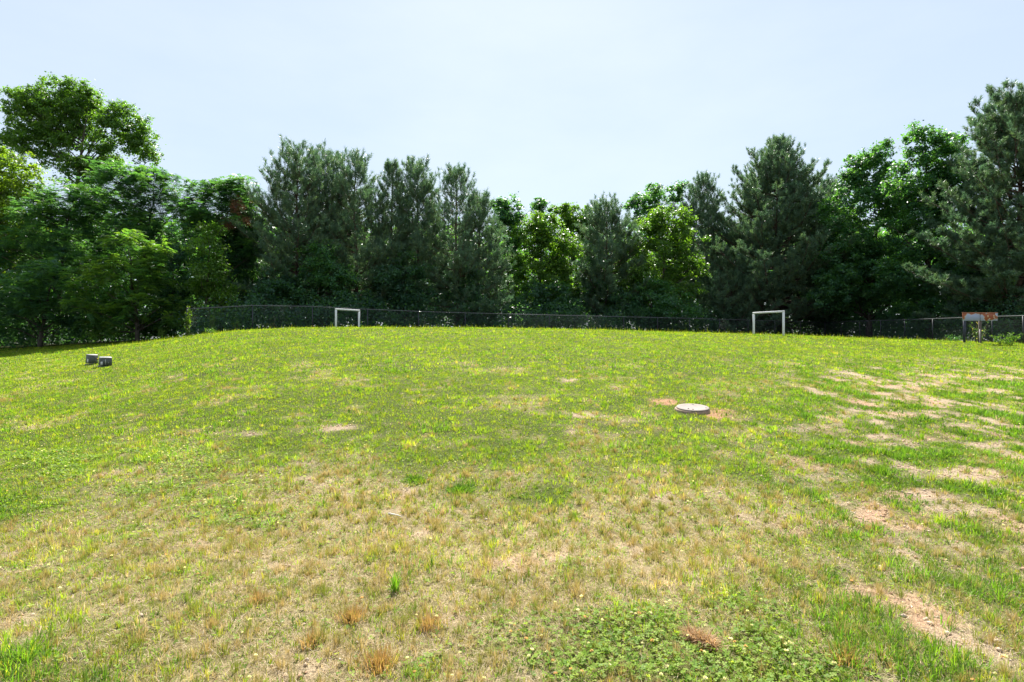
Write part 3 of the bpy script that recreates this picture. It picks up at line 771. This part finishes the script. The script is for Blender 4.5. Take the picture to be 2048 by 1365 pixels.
def pine(px, top, hw, D, label, seed, base=.10, pw=.8, wh=.42, nb=6, sh=1.0, nd=26, col=None, lean=0, shape=.22, up=1.0, skip=0.0, trunk_r=.15, name='pine_tree'):
    rng = np.random.default_rng(seed)
    bx = (px - 1024) / F * D; bz = float(terrain(bx, D)) - .1
    H = EYE + (682.5 - top) / F * D - bz - .25; Rm = hw * 1.12 / F * D
    e = empty(name, (bx, D, bz), label, 'tree', None)
    g = Geo(); s = np.linspace(0, 1, 10)
    wig = rng.normal(0, .05, (10, 2)).cumsum(0); wig[0] = 0
    tp = np.stack([wig[:, 0] + lean * s, wig[:, 1], s * (H - .1)], 1); rad = trunk_r * (1 - s) ** .85 + .014; rad[0] *= 1.3
    g.tube(tp, rad, 8)
    S0, SD, SL = [], [], []
    z = base * H
    while z < H - .25:
        t = (z - base * H) / (H - base * H)
        prof = (sstep(-.25, shape, np.array(t)) * (1 - t) ** pw)
        L0 = Rm * float(prof) * 1.12 + .22
        n = nb if t < .8 else nb - 1
        a0 = rng.uniform(0, 6.28)
        for b in range(n):
            if rng.random() < skip * (1 - t): continue
            a = a0 + b * 6.283 / n + rng.normal(0, .3)
            L = L0 * rng.uniform(.62, 1.12)
            el = (.06 + .72 * t ** 1.1) * up + rng.normal(0, .12)
            dh = np.array([math.cos(a), math.sin(a), 0]); q = np.linspace(0, 1, 6)
            st = np.array([np.interp(z / H, s, tp[:, 0]), np.interp(z / H, s, tp[:, 1]), z + rng.normal(0, .08)])
            side = np.array([-dh[1], dh[0], 0])
            bend = rng.normal(0, .12)
            pts = st + np.outer(q * L * math.cos(el), dh) + np.outer(q * q * L * bend, side) + np.outer(q * L * math.sin(el) + .13 * L * q ** 2.2 - .07 * L * np.sin(q * 3.14), [0, 0, 1])
            g.tube(pts, np.linspace(max(.012, .012 * L), .005, 6), 4)
            n2 = max(3, int(L / .26 * sh))
            for f in np.linspace(.28, .98, n2) + rng.normal(0, .04, n2):
                f = float(np.clip(f, .12, 1))
                p = np.array([np.interp(f, q, pts[:, k]) for k in range(3)])
                j = min(4, int(f * 5)); bd = unit(pts[j + 1] - pts[j])
                lat = side * rng.choice([-1, 1]) * rng.uniform(.3, 1.1)
                d2 = unit(bd * .8 + lat + np.array([0, 0, rng.uniform(-.1, .45)]))
                l2 = (.30 + .34 * L * (1.1 - f)) * rng.uniform(.6, 1.2)
                p2 = p + d2 * l2
                if l2 > .45: g.tube([p, p2], [.007, .004], 3)
                for r in range(max(2, int(l2 / .17))):
                    ff = rng.uniform(.25, 1.0)
                    S0.append(p + d2 * l2 * ff); SD.append(unit(d2 * .6 + rng.normal(0, .38, 3) + np.array([0, 0, rng.uniform(.15, .9) + 1.1 * t]))); SL.append(rng.uniform(.20, .40) * (1 + .35 * t))
            S0.append(pts[-1] - (pts[-1] - pts[-2]) * .3); SD.append(unit(pts[-1] - pts[-2] + np.array([0, 0, .5 * L]))); SL.append(rng.uniform(.35, .55))
        z += wh * rng.uniform(.75, 1.25) * (1 - .35 * t)
    for k in range(5):
        S0.append(tp[-1] + np.array([0, 0, -.25 - .1 * k])); SD.append(unit(np.array([rng.normal(0, .22), rng.normal(0, .22), 1]))); SL.append(.5)
    S0, SD, SL = np.array(S0), np.array(SD), np.array(SL)
    # thin twig in each shoot
    g.build('trunk', M_PINEBARK, e, True)
    nS = len(S0); idx = np.repeat(np.arange(nS), nd); m = len(idx)
    f = rng.uniform(.05, 1.0, m)
    P = S0[idx] + SD[idx] * (SL[idx] * f)[:, None]
    perp = rng.normal(0, 1, (m, 3)); perp = unit(perp - SD[idx] * (perp * SD[idx]).sum(1, keepdims=True))
    d = unit(SD[idx] * rng.uniform(.45, 1.1, (m, 1)) + perp * .75)
    ln = rng.uniform(.16, .28, m)[:, None]
    w = unit(np.cross(d, rng.normal(0, 1, (m, 3)))) * (.012 * rng.uniform(.8, 1.5, (m, 1)))
    V = np.stack([P - w, P + w, P + d * ln], 1).reshape(-1, 3)
    pal = np.array([[.105, .18, .105], [.082, .155, .10], [.13, .20, .10], [.09, .165, .11]]) if col is None else np.asarray(col)
    c = pal[rng.integers(0, len(pal), nS)][idx] * rng.uniform(.8, 1.3, (m, 1))
    C = np.repeat(c, 3, 0)
    link('crown', mk_mesh('crown', V, np.arange(3 * m), np.arange(m) * 3, M_NEEDLE, C), e)
    return e

# ---- left group
tree('broadleaf_tree', [(100, 218, 88, 78), (55, 228, 48, 50), (148, 215, 40, 62), (100, 300, 66, 36), (246, 258, 52, 54), (285, 298, 36, 46), (205, 318, 52, 26), (160, 345, 50, 34), (172, 182, 9, 16), (30, 285, 34, 22)],
     52, 132, 'poplar', 'tallest tree, two round crowns above the fronded trees', 101, dens=8.5, leaf=.17, trunk_r=.32, limbs=60)
tree('broadleaf_tree', [(10, 345, 88, 52), (-60, 340, 70, 60), (30, 410, 80, 60), (10, 500, 70, 70), (-60, 520, 90, 120)],
     39, 5, 'yellow', 'yellow-green tree below and beside the tallest crown, cut by the picture edge', 102, dens=6.5, leaf=.16, trunk_r=.22)
tree('fronded_tree', [(268, 384, 95, 46), (310, 372, 60, 32), (210, 425, 85, 50), (330, 440, 90, 55), (270, 480, 110, 45)],
     38, 262, 'frond', 'broad fronded tree right below the tallest tree', 103, dens=8.5, trunk_r=.14)
tree('fronded_tree', [(430, 392, 62, 34), (480, 400, 42, 36), (375, 398, 60, 40), (440, 455, 85, 50), (480, 500, 50, 60)],
     39, 440, 'frond', 'fronded tree with a flat top, nearest the round-topped pine', 104, dens=8.5, trunk_r=.14)
tree('fronded_tree', [(140, 415, 75, 42), (70, 425, 60, 40), (110, 480, 100, 55), (30, 500, 70, 50), (150, 540, 90, 40)],
     37, 110, 'frond', 'dark fronded tree beside the yellow-green tree', 105, dens=8.5, trunk_r=.14)
tree('fronded_tree', [(255, 500, 48, 40), (300, 510, 45, 30), (250, 560, 85, 48), (325, 555, 40, 40), (210, 605, 75, 42), (300, 630, 90, 40), (250, 655, 90, 30)],
     33.2, 275, 'sunlit_frond', 'low fronded tree with sunlit-coloured leaves at the shaded lawn edge', 106, dens=7, trunk_r=.10, limbs=24)
tree('fronded_tree', [(110, 560, 75, 36), (40, 590, 85, 45), (100, 620, 90, 40), (20, 650, 80, 40), (160, 650, 60, 30)],
     33.5, 80, 'frond', 'low blue-green fronded tree at the left end of the shaded lawn', 107, dens=7, trunk_r=.10, limbs=24)
tree('sapling_tree', [(413, 468, 24, 26), (415, 510, 38, 36), (418, 560, 48, 45), (425, 610, 55, 40), (400, 640, 55, 30)],
     35, 415, 'bright', 'slim light green young tree behind the vine-covered fence post', 108, dens=9, leaf=.13, per=26, trunk_r=.07, limbs=24)
tree('broadleaf_tree', [(350, 540, 60, 60), (365, 610, 60, 60), (340, 660, 60, 26)], 36.5, 352, 'dark', 'dark tree in shade between the low fronded tree and the slim young tree', 109, dens=8, leaf=.14, trunk_r=.09)
tree('broadleaf_tree', [(490, 560, 55, 70), (500, 620, 70, 40), (470, 500, 40, 50)], 40, 492, 'dark', 'dark tree in shade between the slim young tree and the round-topped pine', 110, dens=8, leaf=.15, trunk_r=.10)

tree('broadleaf_tree', [(505, 412, 30, 32), (478, 430, 34, 40), (508, 470, 45, 45)], 41, 500, 'gum', 'leafy tree in the notch between the fronded trees and the round-topped pine', 115, dens=7, leaf=.16, trunk_r=.1)
# ---- centre pines
first_pine = pine(592, 303, 108, 40, 'tallest pine of the middle row, with a broad rounded top', 201, pw=.48, base=.12, nb=5, trunk_r=.17)
pine(652, 311, 78, 42.5, 'pine just right of the broad round-topped pine', 202, pw=.45, base=.15, wh=.5, skip=.15)
pine(712, 312, 86, 40.5, 'pine behind the white goal by the vine-covered post', 203, pw=.62, base=.12, wh=.48, skip=.12)
pine(784, 328, 62, 41.5, 'narrow spired pine with a twin to its right', 204, pw=.75, base=.1, skip=.1)
pine(832, 324, 72, 42, 'pine between the narrow spired pine and the open-branched pine', 205, pw=.52, base=.1)
pine(912, 342, 78, 41, 'open-branched pine with its bare trunk showing', 206, pw=.6, base=.1, skip=.3, sh=.6, trunk_r=.14)
pine(957, 398, 62, 42, 'short pine leaning on the open-branched pine', 207, pw=.5, base=.08)
def dead_bough(parent, spots, D):
    rng = np.random.default_rng(77); o = np.array(parent.location); P = []
    for (px, py, r, n) in spots:
        c = np.array([(px - 1024) / F * D, D - 2.2, EYE + (682.5 - py) / F * D]) - o
        P.append(c + rng.normal(0, 1, (n, 3)) * r / F * D * np.array([.5, .5, .4]))
    P = np.repeat(np.concatenate(P), 22, 0); m = len(P)
    P = P + rng.normal(0, .07, (m, 3)); d = unit(rng.normal(0, 1, (m, 3)) + np.array([0, 0, -.4])); w = unit(np.cross(d, rng.normal(0, 1, (m, 3)))) * .012
    V = np.stack([P - w, P + w, P + d * rng.uniform(.14, .25, (m, 1))], 1).reshape(-1, 3)
    C = np.repeat(np.array([[.20, .085, .045]]) * rng.uniform(.6, 1.3, (m, 1)), 3, 0)
    b = link('dead_bough', mk_mesh('dead_bough', V, np.arange(3 * m), np.arange(m) * 3, M_NEEDLE, C), parent); b['label'] = 'rust-brown dead bough'
dead_bough(first_pine, [(505, 428, 16, 34), (488, 462, 14, 26), (520, 455, 12, 14)], 40)
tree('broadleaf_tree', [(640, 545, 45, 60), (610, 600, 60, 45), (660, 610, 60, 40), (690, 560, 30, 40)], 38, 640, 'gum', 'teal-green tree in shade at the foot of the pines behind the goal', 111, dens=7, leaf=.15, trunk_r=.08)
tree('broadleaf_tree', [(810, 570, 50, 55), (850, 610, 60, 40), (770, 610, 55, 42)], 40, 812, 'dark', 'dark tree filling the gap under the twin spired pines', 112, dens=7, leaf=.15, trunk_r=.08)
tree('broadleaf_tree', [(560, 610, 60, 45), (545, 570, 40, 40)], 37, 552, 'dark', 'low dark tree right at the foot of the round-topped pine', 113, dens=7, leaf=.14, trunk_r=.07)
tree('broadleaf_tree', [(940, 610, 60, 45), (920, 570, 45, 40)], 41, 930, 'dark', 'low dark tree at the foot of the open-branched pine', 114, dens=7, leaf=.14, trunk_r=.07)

# ---- centre broadleaf
tree('broadleaf_tree', [(1018, 420, 32, 34), (1000, 425, 20, 26), (1016, 475, 42, 50), (1010, 540, 45, 50)], 50, 1015, 'gum', 'dark conical tree right of the short pine, against the sky', 121, dens=6.5, leaf=.19, trunk_r=.13)
tree('broadleaf_tree', [(1081, 416, 22, 20), (1078, 450, 26, 34)], 58, 1079, 'gum', 'small round tree top farther off beside the dark conical tree', 122, dens=5.5, leaf=.2, trunk_r=.13)
tree('broadleaf_tree', [(1060, 480, 48, 44), (1105, 490, 52, 48), (1085, 450, 28, 26), (1070, 560, 78, 60), (1075, 620, 80, 40), (1130, 570, 40, 60)], 47.5, 1078, 'bright', 'brightest yellow-green tree at the middle of the tree line', 123, dens=6.5, leaf=.18, trunk_r=.15)
tree('broadleaf_tree', [(1150, 440, 55, 28), (1125, 425, 20, 18), (1180, 450, 40, 30), (1150, 490, 60, 45)], 56, 1150, 'bright', 'pale green flat-topped tree behind the middle pine', 124, dens=6, leaf=.2, trunk_r=.15)
pine(1213, 405, 88, 49, 'short pine standing in the middle between two bright trees', 208, pw=.6, base=.12, shape=.3)
tree('broadleaf_tree', [(1320, 398, 48, 28), (1285, 420, 38, 30), (1355, 385, 24, 20), (1310, 450, 60, 40)], 59, 1312, 'gum', 'open airy tree top behind the twin-lobed bright tree', 125, dens=4.5, leaf=.21, trunk_r=.16)
tree('broadleaf_tree', [(1335, 450, 45, 36), (1290, 475, 45, 40), (1365, 480, 40, 36), (1310, 530, 80, 55), (1300, 600, 85, 55), (1370, 560, 40, 60)], 49, 1318, 'bright', 'bright twin-lobed tree left of the big bushy pine', 126, dens=6.5, leaf=.18, trunk_r=.15)
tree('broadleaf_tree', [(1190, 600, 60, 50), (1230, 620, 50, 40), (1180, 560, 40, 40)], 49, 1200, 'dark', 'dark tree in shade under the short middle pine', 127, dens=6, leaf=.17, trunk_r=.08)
tree('broadleaf_tree', [(1085, 600, 75, 38), (1050, 630, 60, 28), (1130, 625, 55, 30)], 45.2, 1088, 'dark', 'low dark tree added as shade in front of the brightest yellow-green tree', 128, dens=6, leaf=.16, trunk_r=.07)  # added dark foliage, stands in for shade under the bright crown
tree('broadleaf_tree', [(1305, 600, 80, 40), (1350, 630, 60, 28), (1265, 630, 50, 26)], 47, 1308, 'gum', 'low teal tree added as shade in front of the bright twin-lobed tree', 129, dens=6, leaf=.16, trunk_r=.07)  # added too, darkens the lower half of the twin-lobed tree
# ---- right pines
pine(1405, 355, 72, 57, 'farther pine on the left of the big bushy pine', 209, pw=.6, base=.2, shape=.25)
pine(1560, 281, 172, 53.5, 'big bushy pine with branches down to the ground behind a goal', 210, pw=.82, base=.07, nb=7, wh=.45, shape=.15, up=1.05, trunk_r=.22, nd=32)
pine(1655, 362, 70, 59, 'far pine between the big bushy pine and the tall leafy tree', 211, pw=.6, base=.2, shape=.25)
pine(1455, 560, 80, 50.8, 'low spreading young pine in front of the big bushy pine', 212, pw=.5, base=.05, shape=.1, trunk_r=.06)
# ---- right broadleaf
tree('broadleaf_tree', [(1650, 605, 60, 45), (1635, 555, 50, 45), (1690, 640, 50, 22)], 52.5, 1650, 'dark', 'dark tree added for its shade between the big bushy pine and the large leafy tree', 134, dens=6, leaf=.17, trunk_r=.08)  # tree added to shade the bright leaves behind the fence corner
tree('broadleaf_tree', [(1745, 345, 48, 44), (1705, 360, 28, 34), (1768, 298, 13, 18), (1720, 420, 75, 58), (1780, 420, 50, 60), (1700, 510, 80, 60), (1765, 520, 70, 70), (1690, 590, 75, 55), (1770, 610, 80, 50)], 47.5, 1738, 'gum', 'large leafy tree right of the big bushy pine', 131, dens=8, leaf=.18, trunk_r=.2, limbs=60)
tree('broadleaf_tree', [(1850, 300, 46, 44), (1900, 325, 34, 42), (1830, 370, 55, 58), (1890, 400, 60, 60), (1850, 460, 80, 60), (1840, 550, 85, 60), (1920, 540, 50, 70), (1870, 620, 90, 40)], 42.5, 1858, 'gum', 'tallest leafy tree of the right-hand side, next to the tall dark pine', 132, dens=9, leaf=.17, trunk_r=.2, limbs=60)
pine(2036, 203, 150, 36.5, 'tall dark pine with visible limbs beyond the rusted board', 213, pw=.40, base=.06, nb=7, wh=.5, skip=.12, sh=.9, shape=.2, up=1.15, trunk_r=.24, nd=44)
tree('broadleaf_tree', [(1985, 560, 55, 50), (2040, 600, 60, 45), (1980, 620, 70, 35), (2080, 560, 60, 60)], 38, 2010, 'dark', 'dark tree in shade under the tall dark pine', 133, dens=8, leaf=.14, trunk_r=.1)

# ---- deep wood behind and undergrowth along the fence
def woodland():
    rng = np.random.default_rng(301)
    n = 7000
    px = rng.uniform(-330, 2380, n); D = rng.uniform(0, 1, n) ** 1.3 * 16 + np.interp(px, [0, 400, 900, 1100, 1500, 2050], [46, 46, 50, 60, 61, 52])
    tops = np.interp(px, [-300, 0, 450, 900, 960, 1250, 1400, 1650, 2050, 2380], [430, 440, 450, 470, 490, 480, 470, 470, 440, 430]) + 26 * (fbm(px / 60, px * 0, 12) - .5) * 2
    X = (px - 1024) / F * D; gz = 1.9
    zt = EYE + (682.5 - tops) / F * D
    z = gz + (zt - gz) * rng.random(n) ** .8
    cl = np.stack([X, D, z], 1)
    k = 26; idx = np.repeat(np.arange(n), k); m = len(idx)
    P = cl[idx] + rng.normal(0, 1, (m, 3)) * np.array([.8, .8, .6])
    nr = unit(np.array([0, -.3, .7]) + rng.normal(0, .6, (m, 3)))
    V = leaf_verts(P, nr, .42 * rng.uniform(.6, 1.3, m), rng)
    C = np.repeat(LEAFCOL['gum'][rng.integers(0, 4, m)] * rng.uniform(.7, 1.2, (m, 1)), 4, 0)
    o = link('woodland', quads_mesh('woodland', V, C, M_LEAF))
    tag(o, 'deep green wood filling the gaps behind the trees', 'woodland', kind='stuff')
woodland()

def undergrowth():
    rng = np.random.default_rng(302)
    pts = []
    # a belt a couple of metres outside the fence
    for (a, b) in zip(FP[:3], FP[1:4]):
        L = math.dist(a, b); n = int(L * 30)
        t = rng.random(n); d = ((b[0] - a[0]) / L, (b[1] - a[1]) / L); nrm = (-d[1], d[0])
        off = rng.uniform(2.2, 6.5, n)
        pts.append(np.stack([a[0] + t * (b[0] - a[0]) + nrm[0] * off, a[1] + t * (b[1] - a[1]) + nrm[1] * off], 1))
    px = rng.uniform(-200, 372, 800); D = rng.uniform(33.6, 39, 800)
    pts.append(np.stack([(px - 1024) / F * D, D], 1))
    a = rng.uniform(-.1, 2.0, 330); r = rng.uniform(1.8, 7.5, 330)      # round the far corner
    pts.append(np.stack([27.5 + np.cos(a) * r, 50 + np.sin(a) * r], 1))
    p = np.concatenate(pts); n = len(p)
    hmax = .5 + 3.0 * fbm(p[:, 0] / 2.2, p[:, 1] / 2.2, 77, 2)
    z = terrain(p[:, 0], p[:, 1]) + hmax * rng.random(n)
    cl = np.stack([p[:, 0], p[:, 1], z], 1)
    k = 40; idx = np.repeat(np.arange(n), k); m = len(idx)
    P = cl[idx] + rng.normal(0, 1, (m, 3)) * np.array([.42, .42, .32])
    nr = unit(np.array([0, -.2, .8]) + rng.normal(0, .6, (m, 3)))
    V = leaf_verts(P, nr, .14 * rng.uniform(.6, 1.3, m), rng)
    C = np.repeat(LEAFCOL['dark'][rng.integers(0, 4, m)] * rng.uniform(.8, 1.3, (m, 1)), 4, 0)
    o = link('undergrowth', quads_mesh('undergrowth', V, C, M_LEAF))
    tag(o, 'dark tangled undergrowth beneath the trees along the fence', 'undergrowth', kind='stuff')
undergrowth()

# ---- vines and weeds at the fence
def weed(name, X, Y, w, h, n, pal, label, seed, leaf=.07, cat='weed', stems=8, z0=0.0):
    rng = np.random.default_rng(seed); Z = float(terrain(X, Y))
    e = empty(name, (X, Y, Z), label, cat)
    g = Geo(); tips = []
    for i in range(stems):
        a = rng.uniform(0, 6.28); r = rng.uniform(.2, 1) * w
        p = np.array([math.cos(a) * r, math.sin(a) * r * .5, h * rng.uniform(.5, 1)])
        b = np.array([p[0] * .3, p[1] * .3, -.03]); mid = (b + p) / 2 + np.array([0, 0, h * .12])
        g.tube([b, mid, p], [.008, .006, .003], 5); tips.append((b, mid, p))
    g.build('stem', M_BARK, e)
    i = rng.integers(0, stems, n); f = rng.uniform(.15, 1, n)
    T = np.array(tips)[i]
    P = T[:, 0] * ((1 - f) ** 2)[:, None] + T[:, 1] * (2 * f * (1 - f))[:, None] + T[:, 2] * (f ** 2)[:, None] + rng.normal(0, .05, (n, 3))
    V = leaf_verts(P, unit(np.array([0, -.2, .8]) + rng.normal(0, .6, (n, 3))), leaf * rng.uniform(.6, 1.3, n), rng)
    C = np.repeat(np.asarray(pal)[rng.integers(0, len(pal), n)] * rng.uniform(.8, 1.2, (n, 1)), 4, 0)
    link('leaves', quads_mesh('leaves', V, C, M_LEAF), e)
fx, fy, fz = FENCE_POSTS[0]
weed('vine', fx + .05, fy - .07, .20, 1.66, 420, LEAFCOL['yellow'] * 1.25, 'yellow-green vine smothering the end post of the fence', 401, .085, 'vine', 7)
v1 = FENCE_POSTS[0] + (FENCE_POSTS[1] - FENCE_POSTS[0]) * .38
weed('vine', v1[0], v1[1] - .08, .2, 1.55, 300, LEAFCOL['bright'], 'thin leafy vine climbing the fence mesh beside the end post', 402, .055, 'vine', 6)
v2 = FENCE_POSTS[0] + (FENCE_POSTS[1] - FENCE_POSTS[0]) * .75
weed('vine', v2[0], v2[1] - .08, .25, .9, 200, LEAFCOL['poplar'], 'short vine low on the fence mesh, third from the end post', 403, .055, 'vine', 6)
x, y, z = at(410, 670); weed('weed', x, y + .5, .5, .32, 260, LEAFCOL['bright'], 'low leafy weeds at the foot of the end fence post', 404, .06)
weed('weed', (530 - 1024) / F * 31.5, 31.5, .75, .55, 320, np.vstack([LEAFCOL['poplar'], [[.25, .14, .12]]]), 'straggly pinkish-green weeds at the fence foot left of a goal', 405, .06)
weed('weed', (2012 - 1024) / F * 27.2, 27.2, .8, .62, 520, LEAFCOL['bright'], 'leafy green weeds below the fence right of the rusted board', 406, .075, stems=14)
weed('weed', (1958 - 1024) / F * 28.2, 28.2, .5, 1.1, 300, np.vstack([LEAFCOL['poplar'], [[.3, .25, .18]]]), 'twiggy pale weeds tangled behind the rusted board', 407, .05, stems=16)
weed('weed', (1908 - 1024) / F * 28.6, 28.6, .6, .38, 260, LEAFCOL['gum'], 'low bluish weeds on the bank left of the rusted board', 408, .06)
weed('weed', (203 - 1024) / F * 19.2, 19.2, .12, .16, 90, LEAFCOL['bright'], 'small leafy weed between the two utility boxes', 409, .04, stems=5)

# ------------------------------------------------------------------ light, sky, camera
SUN_EL, SUN_AZ = 51.0, 2.0       # azimuth measured from +Y towards +X
w = bpy.data.worlds.new('World'); sc.world = w; w.use_nodes = True
nt = w.node_tree; nt.nodes.clear()
sky = nt.nodes.new('ShaderNodeTexSky'); sky.sky_type = 'NISHITA'; sky.sun_disc = False
sky.sun_elevation = R(SUN_EL); sky.sun_rotation = R(SUN_AZ)
sky.air_density = 1.0; sky.dust_density = .9; sky.ozone_density = 1.0; sky.altitude = 200
bg = nt.nodes.new('ShaderNodeBackground'); bg.inputs[1].default_value = .087
wo = nt.nodes.new('ShaderNodeOutputWorld')
veil = nt.nodes.new('ShaderNodeMix'); veil.data_type = 'RGBA'; veil.inputs[0].default_value = .80   # thin bright summer haze over the clear sky
wt = nt.nodes.new('ShaderNodeTexCoord'); wm = nt.nodes.new('ShaderNodeMapping'); wm.inputs['Scale'].default_value = (1, 1, 2.6)
wn = nt.nodes.new('ShaderNodeTexNoise'); wn.inputs['Scale'].default_value = 2.3; wn.inputs['Detail'].default_value = 7; wn.inputs['Roughness'].default_value = .55
wr = nt.nodes.new('ShaderNodeValToRGB'); we = wr.color_ramp.elements          # faint cirrus in the haze
we[0].position = .40; we[0].color = (2.88, 3.36, 3.92, 1); we[1].position = .74; we[1].color = (3.32, 3.72, 4.02, 1)
nt.links.new(wt.outputs['Generated'], wm.inputs[0]); nt.links.new(wm.outputs[0], wn.inputs['Vector']); nt.links.new(wn.outputs[0], wr.inputs[0]); nt.links.new(wr.outputs[0], veil.inputs[7])
nt.links.new(sky.outputs[0], veil.inputs[6]); nt.links.new(veil.outputs[2], bg.inputs[0]); nt.links.new(bg.outputs[0], wo.inputs[0])

sun = bpy.data.lights.new('sun', 'SUN'); sun.energy = 5.0; sun.angle = R(.53); sun.color = (1.0, .955, .88)
so = bpy.data.objects.new('sun', sun); COL.objects.link(so)
so.rotation_euler = (R(90 - SUN_EL) * -1, 0, R(-SUN_AZ))
so.location = (0, 60, 60)

cam = bpy.data.cameras.new('camera'); cam.lens = 20; cam.sensor_width = 36; cam.clip_end = 6000; cam.clip_start = .05
co = bpy.data.objects.new('camera', cam); COL.objects.link(co)
co.location = (0, 0, EYE); co.rotation_euler = (R(90), 0, 0)
sc.camera = co

sc.view_settings.view_transform = 'Standard'; sc.view_settings.look = 'None'
sc.view_settings.exposure = 1.45; sc.view_settings.gamma = 1
sc.cycles.max_bounces = 8; sc.cycles.transmission_bounces = 6; sc.cycles.diffuse_bounces = 4
sc.cycles.use_adaptive_sampling = True
